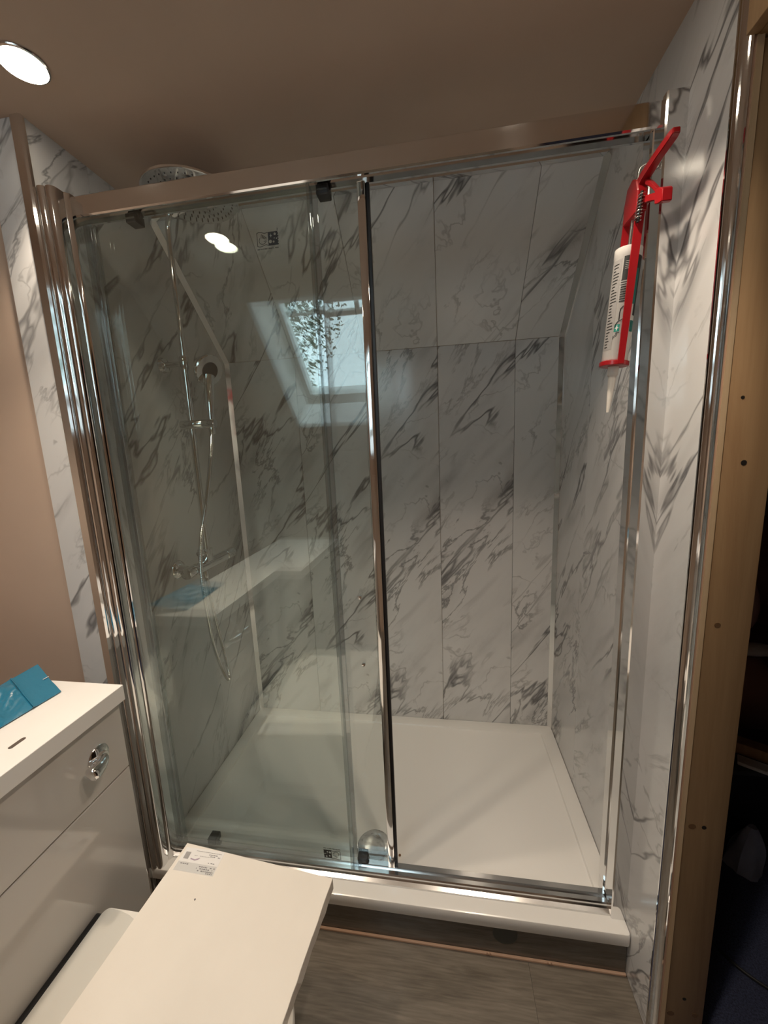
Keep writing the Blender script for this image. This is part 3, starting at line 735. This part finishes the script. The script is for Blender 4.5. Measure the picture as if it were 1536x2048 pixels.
for P_, Q_ in ((A, Bv), (Bv, T)):
    for i in range(len(P_)): bm.faces.new((P_[i], P_[(i + 1) % len(P_)], Q_[(i + 1) % len(P_)], Q_[i]))
bm.faces.new(A); bm.faces.new(list(reversed(T))); mk('carton', bm, 'card', ct)
# delivery label lying across the far left corner
lo = Vector((0.265, -0.193)); lu = (Vector((0.372, -0.196)) - lo); lv_ = (Vector((0.268, -0.248)) - lo)
def lpt(u, v, d=0.0): p = lo + lu * u + lv_ * v; return (p.x, p.y, ZTop + 0.0003 + d)
def lpoly(name, pts, mat, parent, d=0.0):
    bm = bmesh.new(); A = [bm.verts.new(lpt(u, v, d)) for u, v in pts]; B = [bm.verts.new(lpt(u, v, d + .0003)) for u, v in pts]; n = len(A)
    bm.faces.new(A); bm.faces.new(list(reversed(B)))
    for i in range(n): bm.faces.new((A[i], A[(i + 1) % n], B[(i + 1) % n], B[i]))
    return mk(name, bm, mat, parent)
lab = lpoly('delivery_label', [(0, .02), (.9, -.03), (1.0, .0), (.98, 1.0), (-.03, 1.0)], 'paper', ct)
lpoly('grey_field', [(-.01, .62), (.97, .62), (.97, .985), (-.02, .985)], 'paper_grey', lab, .0004)
bm = bmesh.new(); rnd = random.Random(21)
def lrect(u0, u1, v0, v1, d=.0008):
    A = [bm.verts.new(lpt(u, v, d)) for u, v in ((u0, v0), (u1, v0), (u1, v1), (u0, v1))]; bm.faces.new(A)
for i in range(8): lrect(.06 + .016 * i, .06 + .016 * i + .009, .20, .50)           # bar code
def words(u0, u1, v, h, dens=.75):
    u = u0
    while u < u1:
        wl_ = rnd.uniform(.015, .05)
        if rnd.random() < dens: lrect(u, min(u + wl_, u1), v, v + h)
        u += wl_ + .012
words(.30, .95, .10, .018, .95); words(.62, .95, .18, .035); words(.70, .95, .25, .035); words(.30, .70, .30, .014, .95)
words(.72, .95, .52, .03); words(.02, .30, .68, .04); words(.55, .95, .70, .045); words(.50, .92, .78, .045); words(.55, .94, .86, .05, .9); words(.78, .94, .93, .04, .9)
mk('printed_text', bm, 'ink', lab)
lpoly('swoosh', [(.24, .44), (.36, .47), (.44, .40), (.47, .38), (.44, .47), (.36, .52), (.25, .49)], 'ink_violet', lab, .0008)
disc('stain', (0.36, -0.300, ZTop + .0002), .002, (0, 0, 1), 'ink', ct)

# ================================================================== SEALANT GUN hanging by the right-hand post
AX0, AX1 = Vector((1.311, 0.022, 1.605)), Vector((1.3335, 0.014, 1.945))
ax = (AX1 - AX0).normalized()
def gp(z, dx=0.0, dy=0.0):
    t = (z - AX0.z) / (AX1.z - AX0.z); p = AX0.lerp(AX1, t); return Vector((p.x + dx, p.y + dy, z))
sg = thing('sealant_gun', 'red metal sealant gun hanging nozzle down at the chrome post', 'sealant gun', tuple(gp(1.6)))
lathe('front_plate', [(0, .028), (.001, .029), (.0085, .029), (.0095, .028)], gp(1.602), ax, 'red', sg, 36)
def strap(dy, wd):
    bm = bmesh.new()
    for s in range(10):
        pass
    pts = [gp(1.603 + (1.905 - 1.603) * i / 8, 0.002 - .001 * i / 8, dy) for i in range(9)]
    vs = []
    for i, p in enumerate(pts):
        w_ = wd * (1 + .35 * i / 8)
        vs.append([bm.verts.new(p + Vector((sx * w_ / 2, sy * .0016, 0))) for sx, sy in ((-1, -1), (1, -1), (1, 1), (-1, 1))])
    for A, B in zip(vs, vs[1:]):
        for k in range(4): bm.faces.new((A[k], A[(k + 1) % 4], B[(k + 1) % 4], B[k]))
    bm.faces.new(vs[0]); bm.faces.new(list(reversed(vs[-1])))
    mk('side_strap', bm, 'red', sg)
strap(-0.0285, 0.0125); strap(0.0285, 0.0125)
bm = bmesh.new()
c = gp(1.93)
addprism(bm, [(-.030, 1.890), (.030, 1.890), (.030, 1.925), (.018, 1.955), (-.004, 1.962), (-.022, 1.950), (-.030, 1.930)], 'x', c.x - .010, c.x + .010)
for v in bm.verts: v.co.y += c.y
bmesh.ops.bevel(bm, geom=bm.edges[:], offset=.002, segments=1, affect='EDGES'); mk('body', bm, 'red', sg)
# spring on the rod, seen in front of the body
bm = bmesh.new(); hel = []
s0, s1 = gp(1.872, -.004, -.035), gp(1.918, -.003, -.036)
for i in range(8 * 14 + 1):
    t = i / (8 * 14); a = 2 * math.pi * 8 * t; hel.append(s0.lerp(s1, t) + Vector((.0055 * math.cos(a), .0055 * math.sin(a), 0)))
addtube(bm, hel, .0011, 6); mk('spring', bm, 'steel', sg, True)
tube('spring_rod', [s0 + Vector((0, 0, -.004)), s1 + Vector((0, 0, .004))], .0030, 'black', sg, 8)
tube('push_rod', [gp(1.80), gp(1.955), gp(1.972)], .0032, 'steel', sg, 10)
tube('rod_hook', spline([gp(1.970), gp(1.982, .003), gp(1.985, .012, -.004), gp(1.982, .024, -.008), gp(1.972, .0295, -.010)], 5), .0032, 'steel', sg, 10)
# handle and trigger reach towards the room
def bar(name, pts, wd, hts, mat, parent):
    bm = bmesh.new(); vs = []
    for p, h, w_ in zip(pts, hts, wd):
        p = Vector(p); vs.append([bm.verts.new(p + Vector((sx * w_ / 2, 0, sz * h / 2))) for sx, sz in ((-1, -1), (1, -1), (1, 1), (-1, 1))])
    for A, B in zip(vs, vs[1:]):
        for k in range(4): bm.faces.new((A[k], A[(k + 1) % 4], B[(k + 1) % 4], B[k]))
    bm.faces.new(vs[0]); bm.faces.new(list(reversed(vs[-1])))
    bmesh.ops.bevel(bm, geom=bm.edges[:], offset=.0012, segments=2, affect='EDGES'); return mk(name, bm, mat, parent, True)
bar('handle', [(1.3335, 0.010, 1.940), (1.3345, -0.020, 1.951), (1.3375, -0.060, 1.960), (1.3410, -0.098, 1.9655), (1.3420, -0.106, 1.967)], [.016, .016, .014, .014, .012], [.022, .017, .015, .014, .009], 'red', sg)
bar('trigger', [(1.335, -0.008, 1.912), (1.339, -0.026, 1.905), (1.346, -0.042, 1.899), (1.350, -0.050, 1.896)], [.014, .013, .014, .016], [.016, .013, .013, .016], 'red', sg)
bar('trigger_pad', [(1.350, -0.047, 1.896), (1.352, -0.058, 1.892), (1.353, -0.066, 1.889)], [.020, .022, .018], [.026, .028, .022], 'red', sg)
bar('trigger_link', [(1.3365, -0.020, 1.940), (1.341, -0.034, 1.925), (1.347, -0.046, 1.906)], [.008, .008, .008], [.012, .010, .010], 'red', sg)

# --- the cartridge held in the gun
scg = thing('sealant_cartridge', 'white sealant cartridge with black and teal print held in red gun', 'cartridge', tuple(gp(1.612)))
CR = 0.0252
lathe('tube', [(0, CR - .001), (.002, CR), (.205, CR), (.206, CR + .0006), (.222, CR + .0006), (.223, CR - .001)], gp(1.6125), ax, 'tube_white', scg, 48)
def wrap(name, z0, z1, a0, a1, mat, lift=.0003, parent=scg, n=10):
    """printed patch on the tube between heights and angles (degrees, 0 = towards room, positive = right)"""
    bm = bmesh.new(); r = CR + lift; A = []; B = []
    for i in range(n + 1):
        a = math.radians(a0 + (a1 - a0) * i / n); d = Vector((math.sin(a) * r, -math.cos(a) * r, 0))
        A.append(bm.verts.new(gp(z0) + d)); B.append(bm.verts.new(gp(z1) + d))
    for i in range(n): bm.faces.new((A[i], A[i + 1], B[i + 1], B[i]))
    return mk(name, bm, mat, parent, True)
wrap('grey_text_field', 1.635, 1.812, -88, -42, 'tube_grey')
wrap('black_band', 1.770, 1.815, -34, 75, 'print')
wrap('black_band', 1.700, 1.772, 38, 90, 'print')
wrap('teal_band', 1.722, 1.790, 24, 44, 'teal', .0005)
wrap('teal_band', 1.668, 1.690, 30, 60, 'teal', .0005)
for i in range(7): wrap('bar_code_line', 1.727 + .0046 * i, 1.7298 + .0046 * i, -34, -8, 'print', .0005, n=4)
for i in range(5): wrap('text_line', 1.790 + .0035 * i, 1.7912 + .0035 * i, -26, -6, 'tube_grey', .0006, n=4)
for i in range(3): wrap('text_line', 1.760 + .0045 * i, 1.7616 + .0045 * i, -36, -8, 'print', .0005, n=4)
rnd = random.Random(4)
for i in range(28): wrap('text_line', 1.640 + .0060 * i, 1.6420 + .0060 * i, -80, -80 + rnd.uniform(12, 34), 'print', .0005, n=3)
# curved outline and cross emblem
def wline(name, pts, rad, mat): tube(name, [gp(z, math.sin(math.radians(a)) * (CR + .0004), -math.cos(math.radians(a)) * (CR + .0004)) for a, z in pts], rad, mat, scg, 6)
wline('curved_line', [(-24, 1.690), (-25, 1.706), (-22, 1.714), (-14, 1.718), (-4, 1.719)], .0009, 'print')
wline('curved_line', [(-38, 1.678), (-36, 1.684), (-28, 1.689), (-16, 1.692), (-4, 1.695)], .0009, 'print')
wrap('cross_badge', 1.6695, 1.6835, -40, -18, 'green', .0005); wrap('cross', 1.6755, 1.6775, -36, -22, 'tube_white', .0008, n=4); wrap('cross', 1.6715, 1.6815, -31, -27, 'tube_white', .0008, n=3)
for i, a in enumerate((-42, -37, -31, -27)): wrap('letter', 1.655 + .002 * i, 1.6615 + .002 * i, a, a + 2.4, 'print', .0005, n=2)
wrap('letter', 1.666, 1.6672, -32, -16, 'print', .0005, n=3)
lathe('nozzle', [(0, .011), (.018, .0105), (.020, .0085), (.060, .0060), (.094, .0034), (.098, .0030)], gp(1.6015), -ax, 'nozzle', scg, 24)

# ================================================================== DOWNLIGHTS
def downlight(x, y, label):
    t = thing('downlight', label, 'downlight', (x, y, ZC), 'ceiling downlights')
    lathe('bezel', [(0, .043), (.002, .044), (.004, .043), (.005, .040), (.001, .039), (.0005, .039)], (x, y, ZC), (0, 0, -1), 'chrome_b', t, 36)
    lathe('lamp', [(0, .038), (.0038, .038), (.0048, .034)], (x, y, ZC), (0, 0, -1), 'lamp', t, 32)
    ld = bpy.data.lights.new('downlight_beam', 'SPOT'); ld.shadow_soft_size = 0.028; ld.energy = LAMP_W; ld.color = LAMP_COL; ld.spot_size = math.radians(94); ld.spot_blend = 0.55
    lo_ = bpy.data.objects.new('downlight_beam', ld); C.objects.link(lo_); lo_.location = (x, y, ZC - 0.008); setpar(lo_, t)
    return t
downlight(0.114, -0.145, 'glowing round ceiling downlight at the upper left above the worktop')
downlight(1.115, -0.150, 'glowing ceiling downlight above the right shower opening')
downlight(0.122, -0.500, 'glowing ceiling downlight mirrored in the shower glass')
downlight(1.115, -0.500, 'glowing ceiling downlight above the doorway side of the room')

# ================================================================== THINGS IN THE NEXT ROOM
def blob(name, c, s, mat, parent=None, e=2.6, nu=20, nv=12):
    bm = bmesh.new(); rows = []
    for i in range(nv + 1):
        ph = -math.pi / 2 + math.pi * i / nv; row = []
        for j in range(nu):
            th = 2 * math.pi * j / nu
            f = lambda q: math.copysign(abs(q) ** (2 / e), q)
            row.append(bm.verts.new((c[0] + s[0] * f(math.cos(ph)) * f(math.cos(th)), c[1] + s[1] * f(math.cos(ph)) * f(math.sin(th)), c[2] + s[2] * f(math.sin(ph)))))
        rows.append(row)
    for A, B in zip(rows, rows[1:]):
        for j in range(nu): bm.faces.new((A[j], A[(j + 1) % nu], B[(j + 1) % nu], B[j]))
    bmesh.ops.remove_doubles(bm, verts=bm.verts[:], dist=1e-5)
    return mk(name, bm, mat, parent, True)
ch = thing('armchair', 'dim brown padded armchair standing beyond the timber stud', 'armchair', (2.45, 1.08, 0))
blob('seat', (2.45, 1.10, 0.27), (0.30, 0.40, 0.12), 'brown', ch, 6)
blob('arm', (2.15, 1.08, 0.36), (0.12, 0.42, 0.20), 'brown', ch, 4)
blob('arm', (2.80, 1.08, 0.36), (0.12, 0.42, 0.20), 'brown', ch, 4)
blob('backrest', (2.45, 1.52, 0.58), (0.44, 0.12, 0.42), 'brown', ch, 4)
for sx, sy in ((-.30, -.34), (.35, -.34), (-.30, .34), (.35, .34)): lathe('leg', [(0, .02), (.19, .03)], (2.45 + sx, 1.08 + sy, 0), (0, 0, 1), 'knot', ch, 12)
cu = tag(blob('cushion', (2.16, 0.93, 0.716), (0.11, 0.17, 0.155), 'pinkish', None, 2.4), 'pinkish rounded cushion on the arm of the dim chair', 'cushion')
cb = tag(blob('crumpled_bag', (2.17, 0.715, 0.575), (0.08, 0.035, 0.024), 'whiteplastic', None, 2.2), 'crumpled pale bag lying on the dim chair arm', 'bag')
bx_ = thing('storage_crate', 'dark crate on the navy carpet, piled with offcuts', 'crate', (2.02, 0.47, 0))
box('crate_body', 1.86, 2.20, 0.38, 0.58, 0.0, 0.300, 'black', bx_, 0.01)
box('crate_rim', 1.85, 2.21, 0.37, 0.59, 0.290, 0.310, 'darkgrey', bx_, 0.004)
def plankthing(name, label, c, size, rz, rx, mat):
    bm = bmesh.new(); addbox(bm, -size[0] / 2, size[0] / 2, -size[1] / 2, size[1] / 2, -size[2] / 2, size[2] / 2, .002, 1)
    o = mk(name, bm, mat); o.location = c; o.rotation_euler = (rx, 0, rz); return tag(o, label, 'offcut')
plankthing('timber_offcut', 'pale timber offcut lying across the dark crate', (2.02, 0.44, 0.332), (0.28, 0.05, 0.042), math.radians(-32), 0, 'pine')
plankthing('white_offcut', 'white plastic offcut beside the timber offcut on the crate', (1.985, 0.385, 0.317), (0.11, 0.045, 0.012), math.radians(-32), 0, 'whiteplastic')
rt = tag(box('red_clip', 1.862, 1.888, 0.40, 0.42, 0.3105, 0.328, 'red', None, .003), 'small red plastic clip on the crate rim', 'clip')
bm = bmesh.new(); rnd = random.Random(8); rows_ = []
for i in range(9):
    t = i / 8; row = []
    for j in range(18):
        th = 2 * math.pi * j / 18; r = (1 - t ** 2.2 * .75) * (1 + .12 * math.sin(3 * th + 5 * t) + .07 * math.sin(7 * th))
        row.append(bm.verts.new((1.915 + .050 * r * math.cos(th) + .012 * t, 0.305 + .042 * r * math.sin(th), 0.16 * t)))
    rows_.append(row)
for A, B in zip(rows_, rows_[1:]):
    for j in range(18): bm.faces.new((A[j], A[(j + 1) % 18], B[(j + 1) % 18], B[j]))
bm.faces.new(rows_[0]); bm.faces.new(rows_[-1])
gb_ = tag(mk('cloth_bundle', bm, 'greycloth', None, True), 'grey blue cloth bundle on the carpet behind the stud', 'cloth')
dr = thing('cordless_drill', 'black cordless drill standing on the navy carpet', 'drill', (2.02, 0.21, 0))
DX, DY = 0.09, 0.11
def S(p): return (p[0] + DX, p[1] + DY, p[2])
box('battery', 1.90 + DX, 1.97 + DX, 0.045 + DY, 0.125 + DY, 0.0, 0.05, 'black', dr, .006)
bm = bmesh.new(); addtube(bm, [S((1.935, .085, .045)), S((1.93, .09, .10)), S((1.92, .10, .17))], [.020, .019, .021], 14); mk('grip', bm, 'darkgrey', dr, True)
bm = bmesh.new(); addtube(bm, [S((1.955, .04, .185)), S((1.93, .085, .19)), S((1.915, .115, .195)), S((1.91, .125, .196))], [.026, .030, .028, .016], 18); mk('motor_housing', bm, 'black', dr, True)
tube('chuck', [S((1.955, .04, .185)), S((1.966, .02, .183)), S((1.972, .008, .182))], [.018, .017, .011], 'steel', dr, 16)
box('trim_strip', 1.8975 + DX, 1.900 + DX, 0.06 + DY, 0.11 + DY, 0.02, 0.028, 'whiteplastic', dr)
tag(tube('power_cable', spline([(1.66, 0.10, .005), (1.70, 0.03, .005), (1.76, -0.02, .005), (1.86, -0.06, .005), (2.05, -0.05, .005), (2.3, 0.02, .005)], 10), .004, 'black', None, 8), 'black power cable trailing over the navy carpet', 'cable')

# --- a tree outside the roof window (mirrored in the glass)
tt = thing('garden_tree', 'leafy tree outside the roof window, mirrored in the shower glass', 'tree', (0.5, -5.2, -3.0))
tube('trunk', [(0.6, -5.2, -3.0), (0.55, -5.2, 1.5), (0.5, -5.2, 4.2)], [.18, .14, .05], 'bark', tt, 10)
bm = bmesh.new(); rnd = random.Random(2)
for i in range(12000):
    u = Vector((rnd.gauss(0, 1), rnd.gauss(0, 1), rnd.gauss(0, 1))).normalized() * (rnd.random() ** .4)
    p = Vector((1.9, -5.2, 3.0)) + Vector((u.x * .9, u.y * .9, u.z * 1.0)) if i % 3 == 0 else Vector((-1.5, -5.0, 4.4)) + Vector((u.x * 1.1, u.y * .9, u.z * 2.2))
    s = rnd.uniform(.020, .050); a = Vector((rnd.uniform(-1, 1), rnd.uniform(-1, 1), rnd.uniform(-1, 1))).normalized(); b = a.orthogonal().normalized()
    bm.faces.new([bm.verts.new(p + a * s), bm.verts.new(p + b * s * .5), bm.verts.new(p - a * s), bm.verts.new(p - b * s * .5)])
lf = mk('leaves', bm, 'foliage', tt); lf['kind'] = 'stuff'
